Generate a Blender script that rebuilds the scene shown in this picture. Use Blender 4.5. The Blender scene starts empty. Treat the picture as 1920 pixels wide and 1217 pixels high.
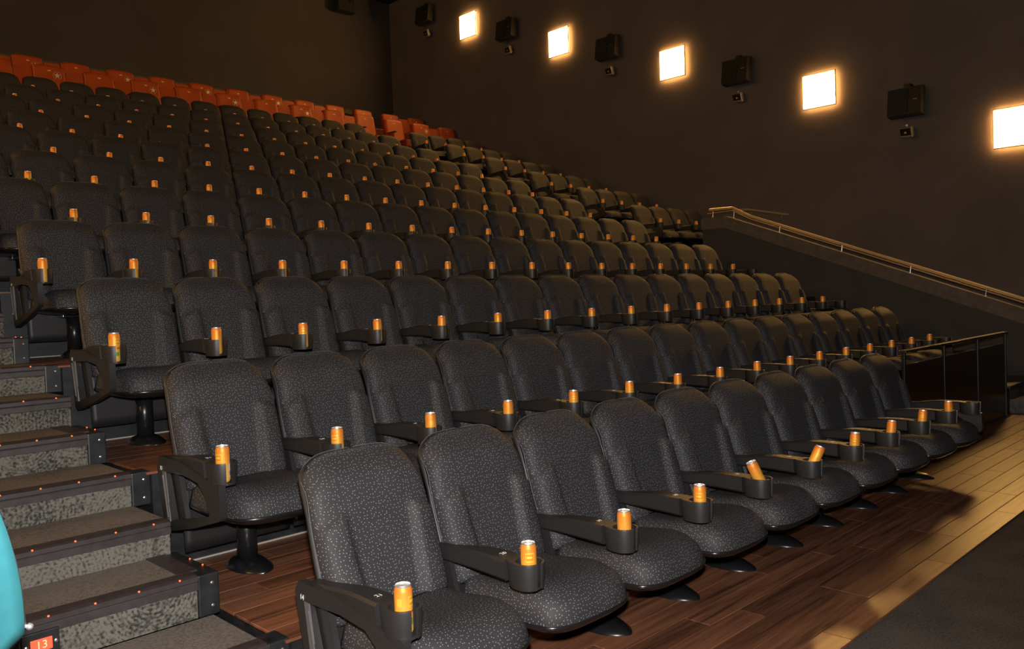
import bpy, bmesh, math, random
from mathutils import Vector, Matrix
random.seed(7)
PI = math.pi
SC = bpy.context.scene
COL = SC.collection

# ------------------------------------------------------------------ camera
CAM_R = Vector((0.7081, -0.7047, -0.0354)); CAM_F = Vector((0.7047, 0.7088, -0.0311))
CAM_F.normalize(); CAM_R = (CAM_R - CAM_F * CAM_R.dot(CAM_F)).normalized(); CAM_U = CAM_R.cross(CAM_F)
CAM_P = Vector((0, 0, 1.50)); FPX = 1550.7
cam = bpy.data.objects.new('camera', bpy.data.cameras.new('camera')); COL.objects.link(cam)
cam.matrix_world = Matrix(((CAM_R.x, CAM_U.x, -CAM_F.x, CAM_P.x), (CAM_R.y, CAM_U.y, -CAM_F.y, CAM_P.y),
                           (CAM_R.z, CAM_U.z, -CAM_F.z, CAM_P.z), (0, 0, 0, 1)))
cam.data.sensor_width = 36; cam.data.lens = 36 * FPX / 1920; cam.data.clip_start = .05
SC.camera = cam
SC.view_settings.view_transform = 'Standard'; SC.view_settings.look = 'None'
SC.view_settings.exposure = 0; SC.view_settings.gamma = 1; SC.view_settings.use_curve_mapping = False
# ------------------------------------------------------------------ light
w = bpy.data.worlds.new('world'); SC.world = w; w.use_nodes = True
w.node_tree.nodes['Background'].inputs[0].default_value = (0.9, 0.75, 0.55, 1)
w.node_tree.nodes['Background'].inputs[1].default_value = 0.0015
FLASH_W = 700; SCONCE = 84.0
def lamp(name, kind, loc, power, col, size=.05, target=None, spot=None, blend=.3):
    l = bpy.data.lights.new(name, kind); l.energy = power; l.color = col
    if kind in ('POINT', 'SPOT'): l.shadow_soft_size = size
    if kind == 'SPOT': l.spot_size = spot; l.spot_blend = blend
    o = bpy.data.objects.new(name, l); COL.objects.link(o); o.location = loc
    if target is not None:
        o.rotation_euler = (Vector(target) - Vector(loc)).to_track_quat('-Z', 'Y').to_euler()
    return o
# flash gun of the photographer's camera, on its hot shoe just above the lens
lamp('camera_flash', 'SPOT', CAM_P + CAM_U * .16 + CAM_R * .0, FLASH_W, (1, .96, .93), .03,
     CAM_P + CAM_F * 10 + Vector((0, 0, .6)), math.radians(100), .6)

# ------------------------------------------------------------------ helpers
def link(o, parent=None):
    COL.objects.link(o)
    if parent is not None: o.parent = parent
    return o
def mobj(name, verts, faces, mat, parent=None, smooth=False, uv=None, mats=None, fmat=None):
    me = bpy.data.meshes.new(name); me.from_pydata([tuple(v) for v in verts], [], faces); me.update()
    if smooth: me.polygons.foreach_set('use_smooth', [True] * len(me.polygons))
    me.materials.append(mat)
    if mats:
        for m in mats: me.materials.append(m)
        for p, i in zip(me.polygons, fmat): p.material_index = i
    if uv:
        l = me.uv_layers.new(name='uv')
        for lo in me.loops: l.data[lo.index].uv = uv[lo.vertex_index]
    return link(bpy.data.objects.new(name, me), parent)
def empty(name, loc=(0, 0, 0), rz=0):
    o = bpy.data.objects.new(name, None); COL.objects.link(o); o.location = loc; o.rotation_euler = (0, 0, rz)
    o.empty_display_size = .1
    return o
def tag(o, label=None, cat=None, group=None, kind=None):
    if label: o['label'] = label
    if cat: o['category'] = cat
    if group: o['group'] = group
    if kind: o['kind'] = kind
    return o
class MB:
    def __init__(s): s.v = []; s.f = []
    def box(s, x0, x1, y0, y1, z0, z1):
        n = len(s.v)
        s.v += [(x0,y0,z0),(x1,y0,z0),(x1,y1,z0),(x0,y1,z0),(x0,y0,z1),(x1,y0,z1),(x1,y1,z1),(x0,y1,z1)]
        s.f += [tuple(n+i for i in q) for q in ((0,3,2,1),(4,5,6,7),(0,1,5,4),(1,2,6,5),(2,3,7,6),(3,0,4,7))]
        return s
    def bbox(s, x0, x1, y0, y1, z0, z1, b=.006):   # chamfered box
        bm = bmesh.new(); bmesh.ops.create_cube(bm, size=1)
        for v in bm.verts: v.co = Vector((x0+(v.co.x+.5)*(x1-x0), y0+(v.co.y+.5)*(y1-y0), z0+(v.co.z+.5)*(z1-z0)))
        bmesh.ops.bevel(bm, geom=bm.edges[:], offset=b, segments=2, affect='EDGES', profile=.6)
        s.bm(bm); return s
    def bm(s, bm, M=None):
        n = len(s.v); bm.verts.ensure_lookup_table()
        s.v += [tuple((M @ v.co) if M else v.co) for v in bm.verts]
        s.f += [tuple(n + v.index for v in f.verts) for f in bm.faces]; bm.free()
    def loft(s, rings, cap0=True, cap1=True, closed=True):
        n0 = len(s.v); k = len(rings[0])
        for r in rings: s.v += [tuple(p) for p in r]
        for i in range(len(rings)-1):
            for j in range(k if closed else k-1):
                a = n0+i*k+j; b = n0+i*k+(j+1) % k
                s.f.append((a, b, b+k, a+k))
        if cap0: s.f.append(tuple(n0+j for j in reversed(range(k))))
        if cap1: s.f.append(tuple(n0+(len(rings)-1)*k+j for j in range(k)))
        return s
    def lathe(s, prof, c=(0,0,0), n=20, cap0=True, cap1=True):
        return s.loft([[(c[0]+r*math.cos(2*PI*j/n), c[1]+r*math.sin(2*PI*j/n), c[2]+z) for j in range(n)] for r, z in prof], cap0, cap1)
    def tube(s, pts, r, n=8, cap=True):
        pts = [Vector(p) for p in pts]; rings = []
        t0 = (pts[1]-pts[0]).normalized(); ref = Vector((0,0,1)) if abs(t0.z) < .9 else Vector((1,0,0))
        for i, p in enumerate(pts):
            t = (pts[min(i+1, len(pts)-1)]-pts[max(i-1, 0)]).normalized()
            a = t.cross(ref).normalized(); b = a.cross(t).normalized()
            rr = r[i] if isinstance(r, (list, tuple)) else r
            rings.append([p+(a*math.cos(2*PI*j/n)+b*math.sin(2*PI*j/n))*rr for j in range(n)])
        return s.loft(rings, cap, cap)
    def prism(s, poly, axis, a0, a1):    # extrude 2d polygon along an axis
        def P(q, a): return {'x': (a, q[0], q[1]), 'y': (q[0], a, q[1]), 'z': (q[0], q[1], a)}[axis]
        return s.loft([[P(q, a0) for q in poly], [P(q, a1) for q in poly]])
    def build(s, name, mat, parent=None, smooth=False):
        o = mobj(name, s.v, s.f, mat, parent, smooth)
        bm = bmesh.new(); bm.from_mesh(o.data); bmesh.ops.recalc_face_normals(bm, faces=bm.faces[:]); bm.to_mesh(o.data); bm.free()
        return o
def autosmooth(o, deg=35):
    me = o.data; bm = bmesh.new(); bm.from_mesh(me)
    for e in bm.edges:
        e.smooth = len(e.link_faces) == 2 and e.calc_face_angle(0) < math.radians(deg)
    for f in bm.faces: f.smooth = True
    bm.to_mesh(me); bm.free(); return o
def slab(name, front, back, nu, nv, mat, parent, uvf=None):
    V = []; F = []; U = []
    W = nu+1
    for fn in (front, back):
        for j in range(nv+1):
            for i in range(nu+1):
                u = -1+2*i/nu; v = j/nv
                V.append(fn(u, v)); U.append((0, 0))
    n = W*(nv+1)
    for j in range(nv):
        for i in range(nu):
            a = j*W+i; F.append((a, a+1, a+1+W, a+W)); F.append((n+a, n+a+W, n+a+1+W, n+a+1))
    loop = [i for i in range(W)] + [j*W+nu for j in range(1, nv+1)] + [nv*W+i for i in range(nu-1, -1, -1)] + [j*W for j in range(nv-1, 0, -1)]
    for k in range(len(loop)):
        a, b = loop[k], loop[(k+1) % len(loop)]
        F.append((b, a, n+a, n+b))
    if uvf:      # cloth coordinates: arc lengths over the front surface
        D = lambda a, b: (Vector(V[a])-Vector(V[b])).length
        for j in range(nv+1):
            c = j*W+nu//2; acc = 0
            for i in range(nu//2+1, nu+1): acc += D(j*W+i, j*W+i-1); U[j*W+i] = (acc, 0)
            acc = 0
            for i in range(nu//2-1, -1, -1): acc -= D(j*W+i, j*W+i+1); U[j*W+i] = (acc, 0)
        for i in range(nu+1):
            acc = 0
            for j in range(nv+1):
                if j: acc += D(j*W+i, (j-1)*W+i)
                U[j*W+i] = (U[j*W+i][0], acc); U[n+j*W+i] = U[j*W+i]
    o = mobj(name, V, F, mat, parent, True, U)
    bm = bmesh.new(); bm.from_mesh(o.data); bmesh.ops.recalc_face_normals(bm, faces=bm.faces[:]); bm.to_mesh(o.data); bm.free()
    return o
def copy_tree(o, parent=None):
    c = o.copy(); COL.objects.link(c); c.parent = parent
    for ch in list(KIDS[o]) if o in KIDS else list(o.children): copy_tree(ch, c)
    return c
KIDS = {}
def freeze(o):
    KIDS[o] = list(o.children)
    for c in KIDS[o]: freeze(c)
def sst(t):
    t = max(0, min(1, t)); return t*t*(3-2*t)
def px(P):
    d = Vector(P)-CAM_P; z = d.dot(CAM_F)
    return (960+FPX*d.dot(CAM_R)/z, 608.5-FPX*d.dot(CAM_U)/z) if z > .1 else (-9999, 0)
ORD = ['zeroth','first','second','third','fourth','fifth','sixth','seventh','eighth','ninth','tenth','eleventh','twelfth','thirteenth','fourteenth','fifteenth','sixteenth','seventeenth']

# ------------------------------------------------------------------ materials
def newmat(name):
    m = bpy.data.materials.new(name); m.use_nodes = True; nt = m.node_tree
    return m, nt, nt.nodes['Principled BSDF']
def N(nt, t, **k):
    n = nt.nodes.new(t)
    for a, b in k.items():
        if a.startswith('i_'): n.inputs[int(a[2:]) if a[2:].isdigit() else a[2:].replace('_', ' ')].default_value = b
        else: setattr(n, a, b)
    return n
def ramp(nt, stops):
    r = N(nt, 'ShaderNodeValToRGB'); e = r.color_ramp.elements
    while len(e) < len(stops): e.new(.5)
    for x, (p, c) in zip(e, stops): x.position = p; x.color = (*c, 1)
    return r
def plain(name, col, rough=.5, metal=0., spec=.5, nscale=None, namp=.25, bump=0, bscale=200):
    m, nt, b = newmat(name)
    b.inputs['Base Color'].default_value = (*col, 1); b.inputs['Roughness'].default_value = rough
    b.inputs['Metallic'].default_value = metal; b.inputs['Specular IOR Level'].default_value = spec
    tc = N(nt, 'ShaderNodeTexCoord')
    if nscale:
        no = N(nt, 'ShaderNodeTexNoise'); no.inputs['Scale'].default_value = nscale; no.inputs['Detail'].default_value = 5
        nt.links.new(tc.outputs['Object'], no.inputs['Vector'])
        lo = tuple(c*(1-namp) for c in col); hi = tuple(min(1, c*(1+namp)) for c in col)
        r = ramp(nt, [(.3, lo), (.7, hi)]); nt.links.new(no.outputs['Fac'], r.inputs['Fac']); nt.links.new(r.outputs['Color'], b.inputs['Base Color'])
    if bump:
        n2 = N(nt, 'ShaderNodeTexNoise'); n2.inputs['Scale'].default_value = bscale; n2.inputs['Detail'].default_value = 3
        nt.links.new(tc.outputs['Object'], n2.inputs['Vector'])
        bp = N(nt, 'ShaderNodeBump'); bp.inputs['Strength'].default_value = bump; bp.inputs['Distance'].default_value = .002
        nt.links.new(n2.outputs['Fac'], bp.inputs['Height']); nt.links.new(bp.outputs['Normal'], b.inputs['Normal'])
    return m
def emit(name, col, s):
    m, nt, b = newmat(name); b.inputs['Base Color'].default_value = (*col, 1)
    b.inputs['Emission Color'].default_value = (*col, 1); b.inputs['Emission Strength'].default_value = s
    return m
def fabric():
    m, nt, b = newmat('charcoal_dotted_fabric')
    uv = N(nt, 'ShaderNodeUVMap', uv_map='uv')
    vo = N(nt, 'ShaderNodeTexVoronoi', voronoi_dimensions='2D'); vo.inputs['Scale'].default_value = 70; vo.inputs['Randomness'].default_value = .75
    nt.links.new(uv.outputs['UV'], vo.inputs['Vector'])
    mp = N(nt, 'ShaderNodeMapRange'); mp.inputs['From Min'].default_value = .135; mp.inputs['From Max'].default_value = .095
    nt.links.new(vo.outputs['Distance'], mp.inputs['Value'])
    no = N(nt, 'ShaderNodeTexNoise'); no.inputs['Scale'].default_value = 6; no.inputs['Detail'].default_value = 4
    nt.links.new(uv.outputs['UV'], no.inputs['Vector'])
    r = ramp(nt, [(.3, (.026, .025, .027)), (.7, (.036, .034, .036))]); nt.links.new(no.outputs['Fac'], r.inputs['Fac'])
    mx = N(nt, 'ShaderNodeMix', data_type='RGBA'); mx.inputs[7].default_value = (.28, .28, .30, 1)
    nt.links.new(mp.outputs['Result'], mx.inputs[0]); nt.links.new(r.outputs['Color'], mx.inputs[6]); nt.links.new(mx.outputs[2], b.inputs['Base Color'])
    b.inputs['Roughness'].default_value = .68; b.inputs['Specular IOR Level'].default_value = .38
    n2 = N(nt, 'ShaderNodeTexNoise'); n2.inputs['Scale'].default_value = 700; nt.links.new(uv.outputs['UV'], n2.inputs['Vector'])
    bp = N(nt, 'ShaderNodeBump'); bp.inputs['Strength'].default_value = .25; bp.inputs['Distance'].default_value = .001
    nt.links.new(n2.outputs['Fac'], bp.inputs['Height']); nt.links.new(bp.outputs['Normal'], b.inputs['Normal'])
    return m
def wood():
    m, nt, b = newmat('reddish_brown_wood_planks')
    tc = N(nt, 'ShaderNodeTexCoord'); oi = N(nt, 'ShaderNodeObjectInfo')
    ad = N(nt, 'ShaderNodeVectorMath', operation='MULTIPLY_ADD'); ad.inputs[1].default_value = (1.2, 22, 22)
    cx = N(nt, 'ShaderNodeCombineXYZ'); mu = N(nt, 'ShaderNodeMath', operation='MULTIPLY'); mu.inputs[1].default_value = 80
    nt.links.new(oi.outputs['Random'], mu.inputs[0])
    for i in range(3): nt.links.new(mu.outputs[0], cx.inputs[i])
    nt.links.new(tc.outputs['Object'], ad.inputs[0]); nt.links.new(cx.outputs[0], ad.inputs[2])
    no = N(nt, 'ShaderNodeTexNoise'); no.inputs['Scale'].default_value = 1.3; no.inputs['Detail'].default_value = 6; no.inputs['Roughness'].default_value = .6
    nt.links.new(ad.outputs[0], no.inputs['Vector'])
    r = ramp(nt, [(.30, (.060, .026, .014)), (.5, (.185, .073, .037)), (.72, (.275, .113, .057))])
    nt.links.new(no.outputs['Fac'], r.inputs['Fac'])
    hs = N(nt, 'ShaderNodeHueSaturation'); mr = N(nt, 'ShaderNodeMapRange'); mr.inputs['To Min'].default_value = .72; mr.inputs['To Max'].default_value = 1.25
    nt.links.new(oi.outputs['Random'], mr.inputs['Value']); nt.links.new(mr.outputs['Result'], hs.inputs['Value'])
    nt.links.new(r.outputs['Color'], hs.inputs['Color']); nt.links.new(hs.outputs['Color'], b.inputs['Base Color'])
    b.inputs['Roughness'].default_value = .36; b.inputs['Specular IOR Level'].default_value = .95
    bp = N(nt, 'ShaderNodeBump'); bp.inputs['Strength'].default_value = .08; bp.inputs['Distance'].default_value = .002
    nt.links.new(no.outputs['Fac'], bp.inputs['Height']); nt.links.new(bp.outputs['Normal'], b.inputs['Normal'])
    return m
def carpet(name, base, dark, ring):
    m, nt, b = newmat(name)
    tc = N(nt, 'ShaderNodeTexCoord')
    n1 = N(nt, 'ShaderNodeTexNoise'); n1.inputs['Scale'].default_value = 3.2; n1.inputs['Detail'].default_value = 3
    nt.links.new(tc.outputs['Object'], n1.inputs['Vector'])
    vo = N(nt, 'ShaderNodeTexVoronoi'); vo.inputs['Scale'].default_value = 2.2; nt.links.new(tc.outputs['Object'], vo.inputs['Vector'])
    mu = N(nt, 'ShaderNodeMath', operation='MULTIPLY'); mu.inputs[1].default_value = 190; nt.links.new(vo.outputs['Distance'], mu.inputs[0])
    si = N(nt, 'ShaderNodeMath', operation='SINE'); nt.links.new(mu.outputs[0], si.inputs[0])
    n3 = N(nt, 'ShaderNodeTexNoise'); n3.inputs['Scale'].default_value = 85; n3.inputs['Detail'].default_value = 2
    nt.links.new(tc.outputs['Object'], n3.inputs['Vector'])
    a1 = N(nt, 'ShaderNodeMath', operation='MULTIPLY_ADD'); a1.inputs[1].default_value = ring; nt.links.new(si.outputs[0], a1.inputs[0]); nt.links.new(n3.outputs['Fac'], a1.inputs[2])
    a2 = N(nt, 'ShaderNodeMath', operation='MULTIPLY_ADD'); a2.inputs[1].default_value = .6; nt.links.new(n1.outputs['Fac'], a2.inputs[0]); nt.links.new(a1.outputs[0], a2.inputs[2])
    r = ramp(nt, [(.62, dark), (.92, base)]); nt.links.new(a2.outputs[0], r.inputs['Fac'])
    nt.links.new(r.outputs['Color'], b.inputs['Base Color']); b.inputs['Roughness'].default_value = .95; b.inputs['Specular IOR Level'].default_value = .1
    bp = N(nt, 'ShaderNodeBump'); bp.inputs['Strength'].default_value = .5; bp.inputs['Distance'].default_value = .003
    nt.links.new(n3.outputs['Fac'], bp.inputs['Height']); nt.links.new(bp.outputs['Normal'], b.inputs['Normal'])
    return m
def canmat():
    m, nt, b = newmat('orange_printed_can')
    tc = N(nt, 'ShaderNodeTexCoord'); sp = N(nt, 'ShaderNodeSeparateXYZ'); nt.links.new(tc.outputs['Object'], sp.inputs[0])
    r = ramp(nt, [(.0, (1, .56, .10)), (.35, (1, .52, .08)), (.62, (1, .42, .05)), (1, (.97, .27, .03))])
    mr = N(nt, 'ShaderNodeMapRange'); mr.inputs['From Min'].default_value = 0; mr.inputs['From Max'].default_value = .14
    nt.links.new(sp.outputs[2], mr.inputs['Value']); nt.links.new(mr.outputs['Result'], r.inputs['Fac'])
    an = N(nt, 'ShaderNodeMath', operation='ARCTAN2'); nt.links.new(sp.outputs[1], an.inputs[0]); nt.links.new(sp.outputs[0], an.inputs[1])
    def box(a0, a1, z0, z1):
        outs = []
        for src, lo, hi in ((an.outputs[0], a0, a1), (sp.outputs[2], z0, z1)):
            g = N(nt, 'ShaderNodeMath', operation='GREATER_THAN'); g.inputs[1].default_value = lo; nt.links.new(src, g.inputs[0])
            l = N(nt, 'ShaderNodeMath', operation='LESS_THAN'); l.inputs[1].default_value = hi; nt.links.new(src, l.inputs[0])
            q = N(nt, 'ShaderNodeMath', operation='MULTIPLY'); nt.links.new(g.outputs[0], q.inputs[0]); nt.links.new(l.outputs[0], q.inputs[1]); outs.append(q)
        q = N(nt, 'ShaderNodeMath', operation='MULTIPLY'); nt.links.new(outs[0].outputs[0], q.inputs[0]); nt.links.new(outs[1].outputs[0], q.inputs[1])
        return q
    cur = r.outputs['Color']
    marks = [((-.55, .55, .086, .118), (.95, .62, .06)), ((-.48, .48, .090, .114), (.95, .33, .03)), ((-.40, .30, .099, .106), (.98, .70, .10)),
             ((-.35, .35, .066, .073), (.80, .10, .02)), ((1.6, 2.5, .02, .075), (.9, .9, .9)), ((1.7, 2.4, .025, .045), (.35, .35, .35)),
             ((-.5, .1, .03, .05), (.16, .42, .06)), ((-1.9, -1.3, .088, .112), (.96, .55, .06)), ((2.75, 2.8, .0, .135), (.75, .24, .03))]
    for bx, c in marks:
        mx = N(nt, 'ShaderNodeMix', data_type='RGBA'); mx.inputs[7].default_value = (*c, 1)
        nt.links.new(box(*bx).outputs[0], mx.inputs[0]); nt.links.new(cur, mx.inputs[6]); cur = mx.outputs[2]
    nt.links.new(cur, b.inputs['Base Color'])
    b.inputs['Metallic'].default_value = .35; b.inputs['Roughness'].default_value = .48
    return m
M = dict(fabric=fabric(), wood=wood(),
  plastic=plain('black_moulded_plastic', (.022, .021, .021), .42, bump=.25, bscale=500),
  shell=plain('black_seat_shell', (.014, .013, .013), .5),
  pan=plain('glossy_black_seat_pan', (.012, .011, .011), .25),
  steelblack=plain('black_painted_steel', (.012, .012, .013), .28, .2),
  strip=plain('grey_metal_strip', (.24, .24, .25), .35, .6),
  white=plain('white_print', (.75, .75, .72), .5),
  piping=plain('pale_seam_piping', (.10, .10, .105), .5),
  can=canmat(), alu=plain('can_aluminium', (.85, .85, .87), .42, .85),
  carpet=carpet('mottled_grey_brown_carpet', (.180, .160, .142), (.115, .102, .091), .06),
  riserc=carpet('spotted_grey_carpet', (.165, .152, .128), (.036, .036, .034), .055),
  frontcarpet=carpet('dark_grey_carpet', (.085, .076, .070), (.050, .045, .042), .04),
  nosing=plain('brown_rubber_nosing', (.040, .031, .031), .5, nscale=20, bump=.2),
  blackpaint=plain('scuffed_black_paint', (.015, .016, .018), .45, nscale=14, namp=.5, bump=.15, bscale=40),
  led=emit('red_led', (1, .09, .025), 3.0), ledsign=emit('red_sign_glow', (1, .10, .04), .75),
  signtext=emit('bright_sign_digits', (1, .32, .16), 1.7),
  caulk=plain('pale_sealant', (.40, .37, .32), .7), screw=plain('zinc_screw', (.6, .58, .52), .3, .9),
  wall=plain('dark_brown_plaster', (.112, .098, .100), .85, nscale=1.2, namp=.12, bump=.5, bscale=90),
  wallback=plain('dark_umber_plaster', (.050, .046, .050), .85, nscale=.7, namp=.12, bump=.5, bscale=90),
  ceil=plain('black_ceiling', (.012, .012, .012), .9, nscale=2),
  parapet=plain('charcoal_parapet_plaster', (.040, .040, .043), .85, nscale=3, namp=.15, bump=.4, bscale=90),
  cap=plain('grey_brown_parapet_cap', (.090, .078, .068), .75, nscale=10, namp=.2, bump=.3, bscale=120),
  brass=plain('brushed_warm_metal_rail', (.80, .66, .44), .36, .7), post=plain('brushed_metal_post', (.55, .50, .45), .35, 1),
  smoke=plain('smoked_dark_panel', (.014, .010, .007), .22, spec=.6), steel=plain('satin_black_rail', (.03, .028, .025), .3, .5),
  lamp=emit('warm_lamp_glass', (1, .525, .14), SCONCE), lampedge=emit('warm_lamp_edge', (1, .525, .14), SCONCE*.16), lampframe=plain('lamp_metal_frame', (.55, .45, .32), .35, .8),
  spk=plain('black_speaker_cabinet', (.016, .015, .014), .6), grille=plain('speaker_grille', (.012, .012, .012), .75, nscale=60, namp=.6),
  gold=plain('gold_badge', (.75, .42, .20), .35, .9), silver=plain('silver_housing', (.30, .29, .29), .35, .6),
  darkglass=plain('dark_lens_glass', (.02, .015, .012), .15), amber=plain('amber_led_chip', (.85, .55, .10), .4),
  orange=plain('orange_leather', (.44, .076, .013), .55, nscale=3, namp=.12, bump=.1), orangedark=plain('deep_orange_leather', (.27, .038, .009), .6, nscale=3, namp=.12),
  plate=plain('pale_seat_plate', (.75, .60, .45), .4), star=plain('silver_star', (.80, .72, .58), .45, .3),
  teal=plain('teal_umbrella_cloth', (.035, .23, .27), .7, nscale=9, namp=.22))

# ------------------------------------------------------------------ layout numbers
P = .55; DY = 1.2241; YC1 = 2.0235; X0 = 1.5031; RISE = .4572; STEP = RISE/3
def row_x0(r): return X0 + .0233*(r-1)             # first cup holder of a row (beside the stairs)
def row_y(r): return YC1 + DY*(r-1)                # cup line of a row
def row_z(r): return 0 if r == 1 else .297 + RISE*(r-2)
def row_front(r): return row_y(r) - DY + .66       # riser in front of a row
XW = 14.25; YB = 18.75; ZC = 9.82; XL = -4.0; YF = -7.0; ST_L = -.15; ST_R = 1.40; XE = 10.62
LASTROW = 13

# ------------------------------------------------------------------ room shell
def struct(o): o['kind'] = 'structure'; return o
struct(MB().box(XL, XW, YF, row_front(2)+.05, -.2, -.012).build('floor', M['frontcarpet']))
floor = bpy.data.objects['floor']
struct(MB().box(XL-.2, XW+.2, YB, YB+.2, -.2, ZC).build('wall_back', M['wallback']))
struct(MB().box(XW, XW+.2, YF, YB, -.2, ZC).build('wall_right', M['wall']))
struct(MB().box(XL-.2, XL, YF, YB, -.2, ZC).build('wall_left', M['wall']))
struct(MB().box(XL-.2, XW+.2, YF-.2, YF, -.2, ZC).build('wall_front', M['wall']))
struct(MB().box(XL-.2, XW+.2, YF-.2, YB+.2, ZC, ZC+.2).build('ceiling', M['ceil']))
led = MB().box(2.5, 13.2, YB-.05, YB+.01, 6.58, 6.70).build('trim_1', M['cap']); struct(led)
# planks of the front walkway: objects with shared mesh data
PW = .1365
plank_me = {}
def plank(x0, x1, y0, y1, z, parent):
    key = (round(x1-x0, 2), round(y1-y0, 3))
    if key not in plank_me:
        m = MB(); g = .0012; L = x1-x0; Wd = y1-y0
        m.loft([[(g, g, -.011), (L-g, g, -.011), (L-g, Wd-g, -.011), (g, Wd-g, -.011)],
                [(g, g, -.002), (L-g, g, -.002), (L-g, Wd-g, -.002), (g, Wd-g, -.002)],
                [(g+.002, g+.002, 0), (L-g-.002, g+.002, 0), (L-g-.002, Wd-g-.002, 0), (g+.002, Wd-g-.002, 0)]])
        o = m.build('plank', M['wood']); plank_me[key] = o.data; bpy.data.objects.remove(o)
    o = bpy.data.objects.new('plank', plank_me[key]); link(o, parent); o.location = (x0, y0, z); return o
rr = random.Random(3)
def plank_area(xa, xb, ya, yb, z, parent, L=1.28):
    n = max(1, round((yb-ya)/PW)); wd = (yb-ya)/n
    for j in range(n):
        x = xa - rr.choice((0, .3, .55, .8, 1.05))
        while x < xb-.02:
            a = max(x, xa); b = min(x+L, xb)
            if b-a > .12: plank(round(a, 2), round(b, 2), ya+j*wd, ya+(j+1)*wd, z, parent)
            x += L
CARPET_Y = 1.475
plank_area(-.1, XW, CARPET_Y, row_front(2), 0, floor)
# raised tiers
for r in range(2, LASTROW+1):
    yb = row_front(r+1) if r < LASTROW else YB
    z = row_z(r); xr = XE if r < 5 else XW
    t = MB().box(ST_R+.09, xr, row_front(r), yb, -.2 if r < 3 else row_z(r-1)-.15, z-.012 if r < 6 else z).build('floor_tier', M['blackpaint'])
    struct(t)
    MB().box(XL, ST_L-.005, row_front(r), yb, -.2 if r < 3 else row_z(r-1)-.15, z).build('tier_extension', M['blackpaint'], t)
    if r == 2: MB().bbox(1.80, 7.25, row_front(2)-.018, row_front(2)+.004, .0, .345, .003).build('light_stop_board', M['blackpaint'], t)  # unseen board added behind the front row to stop light leaking under seats
    if r < 6: plank_area(ST_R+.07, 4.2 if r > 2 else XE, row_front(r)+.006, yb, z, t)
    if r < 6:
        MB().box(ST_R+.1, XE-.1, yb-.012, yb-.001, z, z+.006).build('sealant_line', M['caulk'], t)
        if r > 2:
            mm = MB().box(4.2, xr, row_front(r)+.006, yb, z-.012, z); mm.build('far_floor', M['wood'], t)
# screws on the risers (own loop, flat against the black boards)
scr = MB().lathe([(.0065, 0), (.0065, .003), (.003, .0045)], n=8).build('screw', M['screw']); scr_me = scr.data
bpy.data.objects.remove(scr)
def screw(loc, parent):
    o = bpy.data.objects.new('screw', scr_me); link(o, parent); o.location = loc; o.rotation_euler = (PI/2, 0, 0); return o
for t in [o for o in bpy.data.objects if o.name.startswith('floor_tier')]:
    y = min(v.co.y for v in t.data.vertices); z = max(v.co.z for v in t.data.vertices)
    if z < 2.2:
        for xx, zz in ((1.56, .14), (1.82, .30), (2.06, .33), (2.30, .33), (2.9, .33)): screw((xx, y-.001, z-zz), t)

# ------------------------------------------------------------------ stairs
def stair_flight(name, xa, xb, steps, end_r, detail, label):
    root = struct(empty(name, (xa, steps[0][0], 0)))
    ox, oy = xa, steps[0][0]; bw = .085
    led_me = None
    for k, (y0, y1, z0, z1, blk, det) in enumerate(steps):
        Lx = xb-xa-((.08 if detail else 0), bw, bw+.05)[blk]; bx = Lx+bw
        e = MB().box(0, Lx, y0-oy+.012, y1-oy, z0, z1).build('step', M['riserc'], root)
        MB().box(.0, Lx, y0-oy+.05, y1-oy, z1, z1+.006).build('tread_carpet', M['carpet'], e)
        prof = [(y0-oy+.07, z1), (y0-oy+.07, z1+.009), (y0-oy+.012, z1+.009), (y0-oy-.004, z1+.004), (y0-oy-.004, z1-.014), (y0-oy+.001, z1-.018), (y0-oy-.002, z1-.022), (y0-oy-.002, z1-.048), (y0-oy+.013, z1-.052)]
        MB().prism(prof, 'x', 0, Lx).build('nosing', M['nosing'], e)
        if blk:
            MB().bbox(Lx, bx, y0-oy-.003, (y0-oy+.10) if blk == 1 else y1-oy-.02, z0+.002, z1+.005, .006).build('end_block', M['blackpaint'], e)
            for zz in (.25, .8):
                o = bpy.data.objects.new('screw', scr_me); link(o, e); o.location = (Lx+.055, y0-oy-.003, z0+(z1-z0)*zz); o.rotation_euler = (PI/2, 0, 0)
        if det:
            if led_me is None:
                q = MB().lathe([(.0038, 0), (.0038, .002), (.002, .004)], n=8).build('led_light', M['led'], e); led_me = q.data; bpy.data.objects.remove(q)
            x = Lx-.07
            while x > .05:
                o = bpy.data.objects.new('led_light', led_me); link(o, e); o.location = (x, y0-oy-.001, z1+.0055); o.rotation_euler = (math.radians(50), 0, 0); x -= .152
            if blk == 2:
                for yy in (.12, .24):
                    o = bpy.data.objects.new('led_light', led_me); link(o, e); o.location = (Lx+.075, y0-oy+yy, z1+.006)
                MB().box(Lx-.05, Lx+.03, y0-oy+.07, y1-oy, z1+.005, z1+.010).build('side_nosing', M['nosing'], e)
    return root
steps = []
TR = DY/3
for r in range(2, 12):
    for j in range(3):
        y0 = row_front(r) + .02 + TR*j; z1 = row_z(r)+STEP*j
        z0 = z1-STEP if r > 2 or j else 0
        if r == 2 and j == 0: z0 = .148
        if r == 2 and j == 1: y0 += .035; z1 += .010
        steps.append((y0, y0+TR+.02, z0, z1, (1, 2, 0)[j], r < 6))
steps.insert(0, (row_front(2)+.02-TR, row_front(2)+.04, 0, .148, 0, True))
st = stair_flight('stairs', ST_L, ST_R+.09, steps, 0, True, '')
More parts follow.
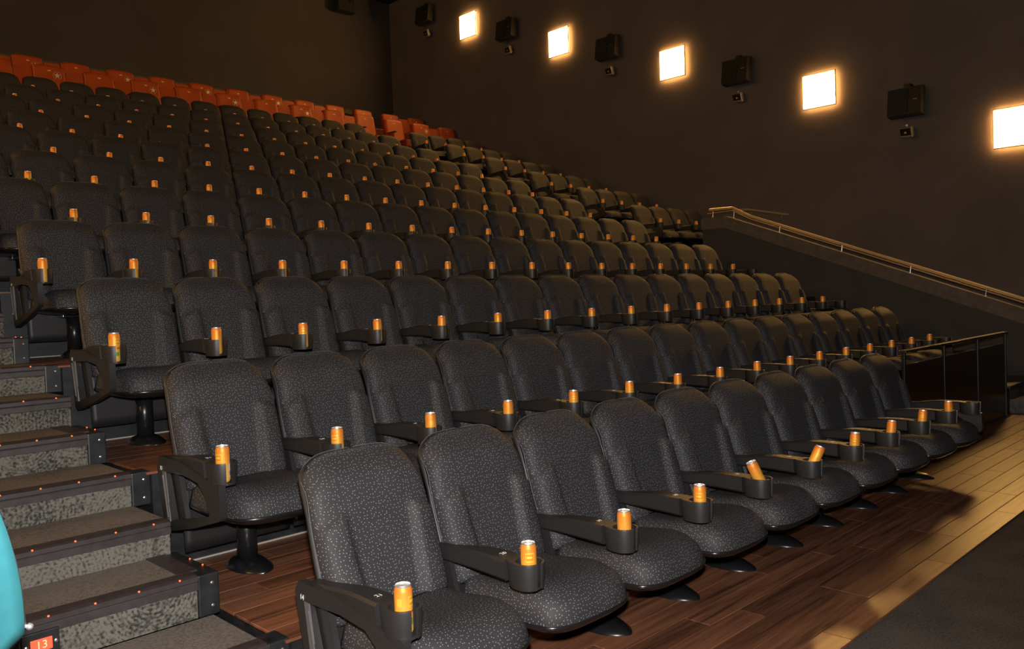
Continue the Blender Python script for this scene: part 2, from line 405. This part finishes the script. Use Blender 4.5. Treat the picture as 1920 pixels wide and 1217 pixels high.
# red lit row sign on a riser
sg = empty('lit_row_sign', (.80, row_front(2)+.055+TR, row_z(2)+.082))
tag(sg, 'small red illuminated row number sign reading 13 on a carpeted stair riser', 'sign')
MB().bbox(-.058, .058, -.012, .012, -.044, .044, .003).build('backing_plate', M['blackpaint'], sg)
MB().bbox(-.034, .034, -.018, -.012, -.021, .021, .003).build('lit_panel', M['ledsign'], sg)
def text(s, size, mat, parent, loc, rot, ext=.0006, name='lettering', align='CENTER'):
    c = bpy.data.curves.new('t', 'FONT'); c.body = s; c.size = size; c.extrude = ext; c.align_x = align; c.align_y = 'CENTER'
    o = bpy.data.objects.new('t', c); COL.objects.link(o); bpy.context.view_layer.update()
    me = bpy.data.meshes.new_from_object(o.evaluated_get(bpy.context.evaluated_depsgraph_get())); bpy.data.objects.remove(o)
    me.materials.clear(); me.materials.append(mat)
    o = bpy.data.objects.new(name, me); link(o, parent); o.location = loc; o.rotation_euler = rot; return o
text('13', .038, M['signtext'], sg, (0, -.0185, 0), (PI/2, 0, 0))
for s in (-1, 1):
    o = bpy.data.objects.new('screw', scr_me); link(o, sg); o.location = (.046*s, -.012, 0); o.rotation_euler = (PI/2, 0, 0)

# stairs of the second aisle, between the main block and the parapet
es = []
for r in range(2, 6):
    for j in range(3):
        y0 = row_front(r) + TR*j; z1 = row_z(r)+STEP*j
        es.append((y0, y0+TR+.02, z1-STEP if (r > 2 or j) else .148, z1, 0, False))
es.insert(0, (row_front(2)-TR, row_front(2)+.02, 0, .148, 0, False))
es = [e for e in es]
stair_flight('stairs', XE+.01, 11.88, es, 0, False, '')
ua = []
for r in range(6, 11):
    for j in (1, 2):
        y0 = row_front(r)+TR*j; ua.append((y0, row_front(r+1), row_z(r)+STEP*(j-1), row_z(r)+STEP*j, 0, False))
stair_flight('stairs', 10.66, 11.55, ua, 0, False, '')

# ------------------------------------------------------------------ parapet with handrail
yA, yB, yC = 7.44, 7.02, 1.9; zA, zB = 2.715, 2.71; slope = .3735
def ptop(y): return zB if y > yB else zB-(yB-y)*slope
PX0, PX1 = 11.9, 12.02
poly = [(yC, 0), (yA, 0), (yA, ptop(yA)-.19), (yB, ptop(yB)-.19), (yC, ptop(yC)-.19)]
par = empty('wall_parapet', (PX0, yA, 0)); struct(par)
def rel(m, ox, oy, oz=0):
    m.v = [(a-ox, b-oy, c-oz) for a, b, c in m.v]; return m
rel(MB().prism(poly, 'x', PX0, PX1), PX0, yA).build('parapet_body', M['parapet'], par)
poly = [(yC, ptop(yC)-.19), (yC, ptop(yC)), (yB, ptop(yB)), (yA+.02, ptop(yA)), (yA+.02, ptop(yA)-.19), (yB, ptop(yB)-.19)]
rel(MB().prism(poly, 'x', PX0-.012, PX1+.012), PX0, yA).build('parapet_cap', M['cap'], par)
hr = empty('handrail', (PX0+.06, yA, ptop(yA)))
tag(hr, 'long warm metal handrail on small posts along the sloping parapet', 'handrail')
hp = [(PX0+.06, yA-.10, zA+.128), (PX0+.06, yB-.10, zB+.128)] + [(PX0+.06, y, ptop(y)+.118) for y in (6.6, 5.5, 4.5, 3.5, 2.5, 1.92)]
rel(MB().tube(hp, .021, 10), PX0+.06, yA, ptop(yA)).build('rail', M['brass'], hr)
hp2 = [(a, b, c-.045) for a, b, c in hp[1:]]
rel(MB().tube([(PX0+.06, yA-.06, zA+.07)]+hp2, .008, 6), PX0+.06, yA, ptop(yA)).build('lower_rail', M['brass'], hr)
for y in (7.28, 6.90, 6.12, 5.16, 4.21, 3.28, 2.34):
    rel(MB().tube([(PX0+.06, y, ptop(y)-.002), (PX0+.06, y-.012, ptop(y)+.10)], .008, 8), PX0+.06, yA, ptop(yA)).build('post', M['post'], hr)
    rel(MB().lathe([(.02, 0), (.02, .006), (.008, .01)], (PX0+.06, y, ptop(y)), 10), PX0+.06, yA, ptop(yA)).build('post_flange', M['post'], hr)
wr = empty('handrail', (XW, 7.5, 2.9))
tag(wr, 'short warm metal handrail fixed to the right wall above the entrance steps', 'handrail')
rel(MB().tube([(XW-.08, 8.1, 3.03), (XW-.08, 7.87, 3.016), (XW-.08, 7.06, 2.84)], .02, 8), XW, 7.5, 2.9).build('rail', M['brass'], wr)
for y, z in ((7.8, 2.99), (7.2, 2.86)): rel(MB().tube([(XW, y, z-.05), (XW-.08, y, z-.05), (XW-.08, y, z)], .008, 6), XW, 7.5, 2.9).build('bracket', M['post'], wr)

# guard rail with smoked panels at the front of the second tier
gx = [7.31, 8.31, 9.31, 10.29]; gy = row_front(2)-.045
gr = empty('guard_rail', (gx[0], gy, 0))
tag(gr, 'black metal guard rail with three dark panels beside the front row end', 'railing')
for x in gx:
    rel(MB().bbox(x-.019, x+.019, gy-.012, gy+.012, 0, .925, .003), gx[0], gy).build('post', M['steelblack'], gr)
    rel(MB().bbox(x-.04, x+.04, gy-.03, gy+.03, 0, .012, .003), gx[0], gy).build('post_foot', M['steelblack'], gr)
rel(MB().bbox(gx[0]-.03, gx[3]+.03, gy-.03, gy+.03, .922, .945, .004), gx[0], gy).build('top_rail', M['steel'], gr)
for a, b in zip(gx, gx[1:]):
    rel(MB().bbox(a+.021, b-.021, gy-.005, gy+.005, .03, .805, .002), gx[0], gy).build('smoked_panel', M['smoke'], gr)
    rel(MB().bbox(a+.021, b-.021, gy-.008, gy+.008, .805, .82, .003), gx[0], gy).build('panel_rail', M['steel'], gr)

# ------------------------------------------------------------------ black cinema seat
def yfront(z): return .392 + .32*(z-.395)
def Wb(v): return .262 - .010*(1-v)**3 - .026*v**5
def Ht(u): return .560 - .062*abs(u)**4.6
def b_front(u, v):
    z = .392 + v*Ht(u); x = u*Wb(v)
    eu = (1-abs(u)**7)**.5 if abs(u) < 1 else 0; ev = (1-abs(2*v-1)**14)**.5 if 0 < v < 1 else 0
    y = yfront(z)+.042 - .042*eu*ev + .055*sst((v-.80)/.22)**1.5
    inner = .40 + .10*(v/.6)
    bol = sst((abs(u)-inner)/.14)*sst((.66-.10*(abs(u)-.4)**2-v)/.035)*eu
    y -= .027*bol - .008*sst((.64-v)/.3)*(1-sst((abs(u)-inner)/.14))
    return (x, y, z)
def b_back(u, v):
    x, y, z = b_front(u, v); return (x*.99, yfront(z)+.062+.03*sst((v-.8)/.22), z)
def s_front(u, v):
    z = .110 + v*(Ht(u)+.280); x = u*(Wb(min(1, v))+.009)  # shell drawn down lower than needed, to block light passing under the seat
    return (x, yfront(max(z, .36))+.058+.03*sst((v-.8)/.22), z)
def s_back(u, v):
    x, y, z = s_front(u, v); e = (1-abs(u)**6)**.5 if abs(u) < 1 else 0; ev = (1-abs(2*v-1)**8)**.5 if 0 < v < 1 else 0
    return (x*.985, y+.018+.05*e*ev, z)
def Fd(u): return .490-.055*abs(u)**4
def c_top(u, v):
    y = .395-v*Fd(u); x = u*(.255-.030*v**5)
    e = (1-abs(u)**8)**.5 if abs(u) < 1 else 0; ev = (1-v**6)**.5 if v < 1 else 0
    z = .336 + e*ev*(.095+.030*sst((v-.1)/.6)) - .014*(1-u*u)*sst((.85-v)/.4)*ev
    return (x, y, z)
def c_bot(u, v):
    x, y, z = c_top(u, v); return (x*.985, .395-v*(Fd(u)-.004), .328)
def p_top(u, v):
    y = .40-v*(Fd(u)+.010); x = u*(.262-.030*v**5); return (x, y, .334)
def p_bot(u, v):
    x, y, z = p_top(u, v); e = (1-abs(u)**4)**.5 if abs(u) < 1 else 0; ev = (1-abs(2*v-1)**5)**.5 if 0 < v < 1 else 0
    return (x*.975, y*.98+.005, .318-.030*e*ev)
def arm_mesh():
    m = MB(); st = []
    n = 9
    for i in range(n):
        t = i/(n-1); y = .505-t*(.505-.08)
        hw = .027+.018*sst(t)+.004*t; zt = .548+.034*sst(t*1.3)-.006*t; zb = .492+.012*math.sin(t*PI*.7)-.004*t; b = .009
        st.append([(-hw+b, y, zt), (hw-b, y, zt), (hw, y, zt-b), (hw*.93, y, zb+b), (hw*.93-b, y, zb), (-hw*.93+b, y, zb), (-hw*.93, y, zb+b), (-hw, y, zt-b)])
    m.loft(st)
    # cup with a slot at the front
    ri = .047; zt = .576; zb = .484; k = 40
    def out(a, s, z):
        c, q = math.cos(a), math.sin(a)
        return (.058*c*s, (.058*q if q < 0 else .094*abs(q)**.8)*s, z)
    g = math.radians(13); a0 = -PI/2+g
    angs = [a0+(2*PI-2*g)*j/k for j in range(k+1)]
    rows_ = [[out(a, .88, zb) for a in angs], [out(a, .90, zb+.006) for a in angs], [out(a, .985, zt-.006) for a in angs], [out(a, .97, zt) for a in angs],
             [(ri*math.cos(a), ri*math.sin(a), zt) for a in angs], [(ri*math.cos(a)*.96, ri*math.sin(a)*.96, zb+.008) for a in angs]]
    n0 = len(m.v); m.loft(rows_, False, False, closed=False); w_ = k+1
    for e in (0, k): m.f.append(tuple(n0+i*w_+e for i in range(6)))
    m.lathe([(.046, zb), (.044, zb+.008)], n=24)
    return m
def boat(y, hl, hw, z, n=24):
    out = []
    for j in range(n):
        a = 2*PI*j/n; c = math.cos(a); s = math.sin(a)
        out.append((hw*math.copysign(abs(c)**1.35, c), y+hl*math.copysign(abs(s)**.9, s), z))
    return out
def panel_mesh(sx):
    outer = [(.535, .55), (.56, .51), (.50, .235), (.47, .215), (.20, .275), (-.045, .345), (-.06, .365), (-.055, .49), (.05, .50), (.30, .545)]
    inner = [(.475, .485), (.485, .475), (.425, .285), (.415, .275), (.20, .315), (.045, .350), (.04, .36), (.075, .43), (.14, .478), (.28, .492)]
    m = MB(); th = .015; x0 = sx
    A = [[(x0+s*th, y, z) for y, z in outer] for s in (-1, 1)]; B = [[(x0+s*th, y, z) for y, z in inner] for s in (-1, 1)]
    n0 = len(m.v); n = len(outer)
    for q in (A[0], A[1], B[1], B[0]): m.v += q
    for j in range(n):
        k = (j+1) % n
        for i in range(4):
            a = n0+i*n; b = n0+((i+1) % 4)*n
            m.f.append((a+j, a+k, b+k, b+j))
    return m
def uvb(p): return (p[0], p[2])
def uvc(p): return (p[0], p[1]-p[2])
def make_seat():
    root = empty('cinema_seat')
    bk = slab('backrest', b_front, b_back, 36, 40, M['fabric'], root, uvb)
    pts = []
    for k in range(13): pts.append((-1, .30+.70*k/12))
    for k in range(1, 16): pts.append((-1+2*k/16, 1))
    for k in range(13): pts.append((1, 1-.70*k/12))
    pp = []
    for u, v in pts:
        x, y, z = b_front(u, v); pp.append((x*1.008, y+.004, z+.002*(v >= 1)))
    MB().tube(pp, .0017, 5).build('piping', M['piping'], bk, True)
    slab('back_shell', s_front, s_back, 16, 16, M['shell'], root)
    cu = slab('seat_cushion', c_top, c_bot, 28, 28, M['fabric'], root, uvc)
    slab('seat_pan', p_top, p_bot, 20, 20, M['pan'], root)
    ped = MB().lathe([(.047, .03), (.046, .29)], (0, .372, 0), 20).build('pedestal', M['steelblack'], root, True)
    b = MB(); b.loft([boat(.36, .165, .092, 0), boat(.36, .163, .090, .008), boat(.364, .12, .07, .030), boat(.37, .055, .052, .042)])
    bp_ = b.build('base_plate', M['steelblack'], ped); autosmooth(bp_, 50)
    for s in (-1, 1): MB().lathe([(.011, .008), (.011, .016), (.006, .019)], (0, .36+s*.132, 0), 8).build('bolt', M['steelblack'], ped)
    MB().bbox(-.09, .09, .29, .39, .268, .292, .006).build('seat_bracket', M['steelblack'], root)
    ar = autosmooth(arm_mesh().build('armrest', M['plastic'], root), 40); ar.location = (-P/2, 0, 0)
    sp_ = [(.505, .50), (.425, .50), (.355, .26), (.43, .26)]
    su = MB(); su.prism(sp_, 'x', -P/2-.011, -P/2+.011); su.build('arm_support', M['plastic'], root)
    return root, ar
seat_proto, arm_proto = make_seat()
freeze(seat_proto)
def add_panel(parent, sx, number):
    side = -1 if sx < 0 else 1
    pn = autosmooth(panel_mesh(sx).build('end_panel', M['plastic'], parent), 40)
    m = MB(); x = sx+side*.0155
    a = [(.468, .485), (.498, .487), (.462, .262), (.432, .268)]
    m.loft([[(x-.002, y, z) for y, z in a], [(x+.003, y, z) for y, z in a]]); m.build('metal_strip', M['strip'], pn)
    m = MB(); a = [(.425, .480), (.432, .480), (.392, .300), (.385, .300)]
    m.loft([[(x-.03, y, z) for y, z in a], [(x-.026, y, z) for y, z in a]]); m.build('metal_strip', M['strip'], pn)
    if number and side < 0:
        text(number, .026, M['white'], pn, (x-.001, .512, .497), (PI/2, 0, -PI/2), name='row_number')
NSEATS = {1: 10}
used_proto = [False]
def place_seat(loc, label, group):
    if not used_proto[0]: o = seat_proto; used_proto[0] = True
    else: o = copy_tree(seat_proto)
    o.location = loc; tag(o, label, 'seat', group); return o
num_cache = {}
def arm_number(arm, s):
    if s not in num_cache:
        num_cache[s] = text(s, .027, M['white'], arm, (0, .128, .5792), (0, 0, 0), .0004, 'seat_number').data
    else:
        o = bpy.data.objects.new('seat_number', num_cache[s]); link(o, arm); o.location = (0, .128, .5792)
def rowname(r): return 'the front row' if r == 1 else 'the %s row up' % ORD[r]

# can
def make_can():
    root = empty('drinks_can'); R = .0282
    MB().lathe([(R*.80, .0), (R*.84, .001), (R, .010), (R, .128), (R*.985, .134), (R*.86, .145)], n=28, cap1=False).build('body', M['can'], root, True)
    l = autosmooth(MB().lathe([(R*.86, .1445), (R*.90, .1475), (R*.88, .150), (R*.82, .150), (R*.79, .1455), (R*.2, .1455)], n=28).build('lid', M['alu'], root), 60)
    MB().bbox(-.006, .006, -.012, .012, .1456, .1475, .0008).build('pull_tab', M['alu'], l)
    return root
can_proto = make_can(); freeze(can_proto); can_used = [False]
def place_can(loc, label, group, tilt=None):
    if not can_used[0]: o = can_proto; can_used[0] = True
    else: o = copy_tree(can_proto)
    rz = random.uniform(-PI, PI); o.location = loc
    if tilt:
        ax, ang, off = tilt
        o.matrix_world = Matrix.Translation(Vector(loc)+Vector(off)) @ Matrix.Rotation(math.radians(ang), 4, Vector(ax)) @ Matrix.Rotation(rz, 4, 'Z')
    else: o.rotation_euler = (0, 0, rz)
    tag(o, label, 'can', group); return o
TILT = {(1, 4): (CAM_F, -24, (.024, 0, .022)), (1, 5): (CAM_F, 25, (-.03, 0, .022)), (1, 6): (CAM_F, 4, (-.006, 0, .003)), (1, 7): (CAM_F, 6, (-.008, 0, .003)),
        (1, 8): (CAM_F, 6, (-.008, 0, .003)), (8, 5): (CAM_F, -45, (.02, 0, .01)), (8, 11): (CAM_F, -30, (.02, 0, .02))}
def seat_row(r, i0, n, xs, where, ordf, can=True):
    z = row_z(r); y = row_y(r)
    for i in range(i0, n):
        x = xs+P*i
        q = px((x+P/2, y+.5, z+.8))
        if q[0] < -110: continue
        lab, canlab, grp = ordf(i, n, r)
        o = place_seat((x+P/2, y, z), lab, grp)
        if i == 0: add_panel(o, -P/2-.034, str(15-r) if where == 'main' else '')
        if i == n-1:
            a = copy_tree(arm_proto, o); a.location = (P/2, 0, 0); add_panel(o, P/2+.034, '')
        if r <= 3 and where == 'main':
            arm = [c for c in o.children if c.name.startswith('armrest')][0]; arm_number(arm, str(21-i))
        if can and (r, i) not in NOCAN:
            place_can((x, y, z+.4935), canlab, 'orange cans in the cup holders', TILT.get((r, i)) if where == 'main' else None)
NOCAN = set()
def ord_main(i, n, r):
    if r <= 5:
        k = ORD[i+1]; return ('charcoal dotted cinema seat, %s from the carpeted stairs in %s' % (k, rowname(r)),
            'orange drinks can in the armrest %s from the carpeted stairs, %s' % (k, rowname(r)[4:] if r > 1 else 'front row'), 'charcoal seats of the main block')
    k = ORD[n-i]; return ('charcoal dotted cinema seat, %s from the wall-side end of %s' % (k, rowname(r)),
        'orange drinks can, %s from the wall-side end of the main block, %s' % (k, rowname(r)[4:]), 'charcoal seats of the main block')
def ord_side(i, n, r):
    k = ORD[n-i]; return ('charcoal cinema seat, %s from the right wall, side block, %s' % (k, rowname(r)[4:]),
        'orange drinks can, %s from the right wall in the side block, %s' % (k, rowname(r)[4:]), 'charcoal seats of the side block')
for r in range(1, 12):
    seat_row(r, 0, NSEATS.get(r, 16), row_x0(r), 'main', ord_main)
for r in range(6, 12):
    seat_row(r, 0, 4, 11.72, 'side', ord_side)

# ------------------------------------------------------------------ orange seats
def make_orange():
    root = empty('premium_seat')
    def f(u, v):
        z = .30+v*(.73-.02*abs(u)**4); x = u*(.262-.012*v**4)
        e = (1-abs(u)**10)**.5 if abs(u) < 1 else 0; ev = (1-abs(2*v-1)**18)**.5 if 0 < v < 1 else 0
        return (x, .43+.20*(z-.30)+.03-.03*e*ev+.02*(1-u*u)*ev, z)
    def g(u, v):
        x, y, z = f(u, v); return (x, .43+.20*(z-.30)+.14, z)
    bk = slab('backrest', f, g, 16, 20, M['orange'], root)
    MB().bbox(-.025, .025, f(0, .88)[1]-.004, f(0, .88)[1]+.004, .925, .945, .001).build('seat_plate', M['plate'], bk)
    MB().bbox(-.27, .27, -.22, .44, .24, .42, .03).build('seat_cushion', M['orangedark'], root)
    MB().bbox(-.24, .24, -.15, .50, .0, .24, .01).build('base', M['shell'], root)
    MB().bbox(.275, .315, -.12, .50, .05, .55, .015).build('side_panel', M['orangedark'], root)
    MB().bbox(.275, .335, -.18, .12, .55, .575, .006).build('tray', M['plastic'], root)
    return root
def star_mesh(parent, loc):
    pts = []
    for k in range(10):
        a = PI/2+k*PI/5; q = .055 if k % 2 == 0 else .023; pts.append((q*math.cos(a), q*math.sin(a)))
    m = MB(); m.prism(pts, 'y', -.004, .0); s = m.build('star_emblem', M['star'], parent); s.location = loc
    t = MB().tube([(.066*math.cos(2*PI*k/20), -.002, .066*math.sin(2*PI*k/20)) for k in range(21)], .002, 4, False).build('star_ring', M['star'], parent); t.location = loc
op = make_orange(); freeze(op); ou = False
OP = .835
for r in (12, 13):
    for k in range(13):
        x = 13.89-OP*k
        if px((x, row_y(r)+.5, row_z(r)+.9))[0] < -60: continue
        if not ou: o = op; ou = True
        else: o = copy_tree(op)
        o.location = (x, row_y(r), row_z(r))
        tag(o, 'orange padded premium seat, %s from the right wall in the %s orange row' % (ORD[k+1], 'lower' if r == 12 else 'rearmost'), 'seat', 'orange premium seats')
        if k % 2 == 1 and k != 3: star_mesh(o, (.11, .522, .85))
        if k >= 4 or k == 1:
            m = MB(); rg = []
            for zz, ins in ((.30, 0), (.90, 0), (.945, .01), (.955, .03)):
                yy = .47+.20*(zz-.30); rg.append([(.268+ins, yy, zz), (.562-ins, yy, zz), (.562-ins, yy+.10, zz), (.268+ins, yy+.10, zz)])
            m.loft(rg).build('wing_panel', M['orange'], o)

# ------------------------------------------------------------------ right wall fittings, and lamps added on the unseen left wall
def sconce(y, z, k, side=1):
    o = empty('wall_lamp', (XW if side > 0 else XL, y, z), 0 if side > 0 else PI)
    tag(o, 'lit square warm white wall lamp, %s from the back corner along the %s wall' % (ORD[k], 'right' if side > 0 else 'left (added unseen lamp)'), 'wall lamp', 'square wall lamps')
    MB().box(-.022, 0, -.22, .22, -.22, .22).build('back_plate', M['lampframe'], o)
    MB().bbox(-.072, -.060, -.280, .280, -.280, .280, .003).build('diffuser', M['lamp'], o)
    MB().bbox(-.060, -.022, -.275, .275, -.275, .275, .003).build('diffuser_edge', M['lampedge'], o)
    for s in (-1, 1):
        MB().bbox(-.084, -.060, s*.294-.007, s*.294+.007, -.301, .301, .002).build('frame_bar', M['lampframe'], o)
        MB().bbox(-.084, -.060, -.287, .287, s*.294-.007, s*.294+.007, .002).build('frame_bar', M['lampframe'], o)
    return o
for k in range(5):
    for sd in (1, -1): sconce(15.46-3.003*k, 8.386-1.1445*k, k+1, sd)  # left-side lamps are unseen, added to brighten the right wall
def speaker(loc, rz, label):
    o = empty('speaker', loc, rz); tag(o, label, 'speaker', 'black surround speakers')   # local: -x out of the wall
    a = math.radians(9)
    sec = [(-.10, .235), (-.27, .215), (-.335, -.215), (-.16, -.245)]     # (x,z) side section, leaning down
    cab = MB(); cab.loft([[(x, y, z) for x, z in sec] for y in (-.26, -.245, .245, .26)]); cab.build('cabinet', M['spk'], o)
    g = [(-.273, .200), (-.337, -.200)]
    def fp(t, d): return (g[0][0]+(g[1][0]-g[0][0])*t-d, g[0][1]+(g[1][1]-g[0][1])*t)
    q = MB(); q.loft([[(*[fp(.02, d)[0], y, fp(.02, d)[1]],) for y in (-.06, .25)] + [(*[fp(.98, d)[0], y, fp(.98, d)[1]],) for y in (.25, -.06)] for d in (-.004, .012)]); q.build('grille', M['grille'], o)
    q = MB(); q.loft([[(*[fp(.04, d)[0], y, fp(.04, d)[1]],) for y in (-.23, -.09)] + [(*[fp(.45, d)[0], y, fp(.45, d)[1]],) for y in (-.09, -.23)] for d in (-.004, .008)]); q.build('horn', M['shell'], o)
    q = MB(); q.loft([[(*[fp(.47, d)[0], y, fp(.47, d)[1]],) for y in (-.20, -.14)] + [(*[fp(.51, d)[0], y, fp(.51, d)[1]],) for y in (-.14, -.20)] for d in (-.004, .006)]); q.build('badge', M['gold'], o)
    MB().bbox(-.17, 0, -.05, .05, -.04, .30, .01).build('wall_bracket', M['spk'], o)
    return o
def flood(loc, k):
    o = empty('floodlight', loc); tag(o, 'small unlit floodlight under a speaker, %s from the back corner along the wall' % ORD[k], 'floodlight', 'small wall floodlights')
    Mx = Matrix.Rotation(math.radians(-22), 4, 'Y') @ Matrix.Rotation(math.radians(-12), 4, 'Z')
    def part(m, name, mat): 
        m.v = [tuple(Mx @ Vector(v) + Vector((-.13, 0, 0))) for v in m.v]; return m.build(name, mat, o)
    part(MB().bbox(-.035, .035, -.105, .105, -.085, .085, .006), 'housing', M['silver'])
    part(MB().bbox(-.039, -.033, -.088, .088, -.068, .068, .002), 'lens', M['darkglass'])
    part(MB().bbox(-.0415, -.038, -.018, .018, -.014, .014, .001), 'led_chip', M['amber'])
    part(MB().bbox(-.0415, -.038, -.085, .085, -.064, -.050, .001), 'reflector_edge', M['alu'])
    MB().tube([(0, .0, .0), (-.05, 0, .02), (-.10, 0, .0)], .012, 8).build('bracket', M['silver'], o)
    MB().bbox(-.12, -.09, -.02, .02, .075, .125, .004).build('sensor', M['silver'], o)
for k in range(5):
    y = 17.0-3.005*k
    speaker((XW, y-.03, 9.03-1.147*k), 0, 'black surround speaker, %s from the back corner along the right wall' % ORD[k+1])
    flood((XW, y+.0, 8.56-1.147*k), k+1)
speaker((12.62, YB, 9.42), PI/2, 'black surround speaker high on the back wall')

# ------------------------------------------------------------------ half folded umbrella beside the stairs
def umbrella(loc):
    o = empty('umbrella', loc)
    tag(o, 'teal umbrella hanging half folded on its pole at the foot of the stairs', 'umbrella')
    zt = 1.455; n = 96; R = .262; a0 = math.radians(-13); NR = 8
    def pt(t, a, d=0):
        f = abs(math.sin(NR/2*(a-a0))); r = (R-d)*(.05+.95*math.sin(t*PI/2)**.85)*(1-.30*f**1.3*t)+.006-.02*t**6*f
        return (r*math.cos(a), r*math.sin(a), zt-.555*(.25*t+.75*t**1.25)-.10*t**4*f**1.2)
    m = MB(); A = [2*PI*j/n for j in range(n)]
    rg = [[pt(i/22, a) for a in A] for i in range(23)]; rg += [[pt(1-i/22, a, .004) for a in A] for i in range(22)]
    can_ = m.loft(rg, True, False).build('canopy', M['teal'], o, True)
    for k in range(NR):
        a = a0+2*PI*k/NR
        rb = MB().tube([pt(i/10, a, .008) for i in range(11)], .0035, 6).build('rib', M['post'], o)
        q = Vector(pt(1, a)); MB().lathe([(.001, -.0075), (.006, -.004), (.0075, 0), (.006, .004), (.001, .0075)], q, 10).build('rib_tip', M['alu'], rb, True)
    MB().lathe([(.012, .03), (.012, zt+.01), (.004, zt+.07)], n=12).build('pole', M['steelblack'], o)
    MB().lathe([(.17, 0), (.17, .02), (.05, .032), (.02, .06)], n=28).build('base', M['steelblack'], o)
    return o
umbrella((.442-.262*math.cos(math.radians(13)), 1.83+.262*math.sin(math.radians(13)), -.012))
bpy.context.view_layer.update()
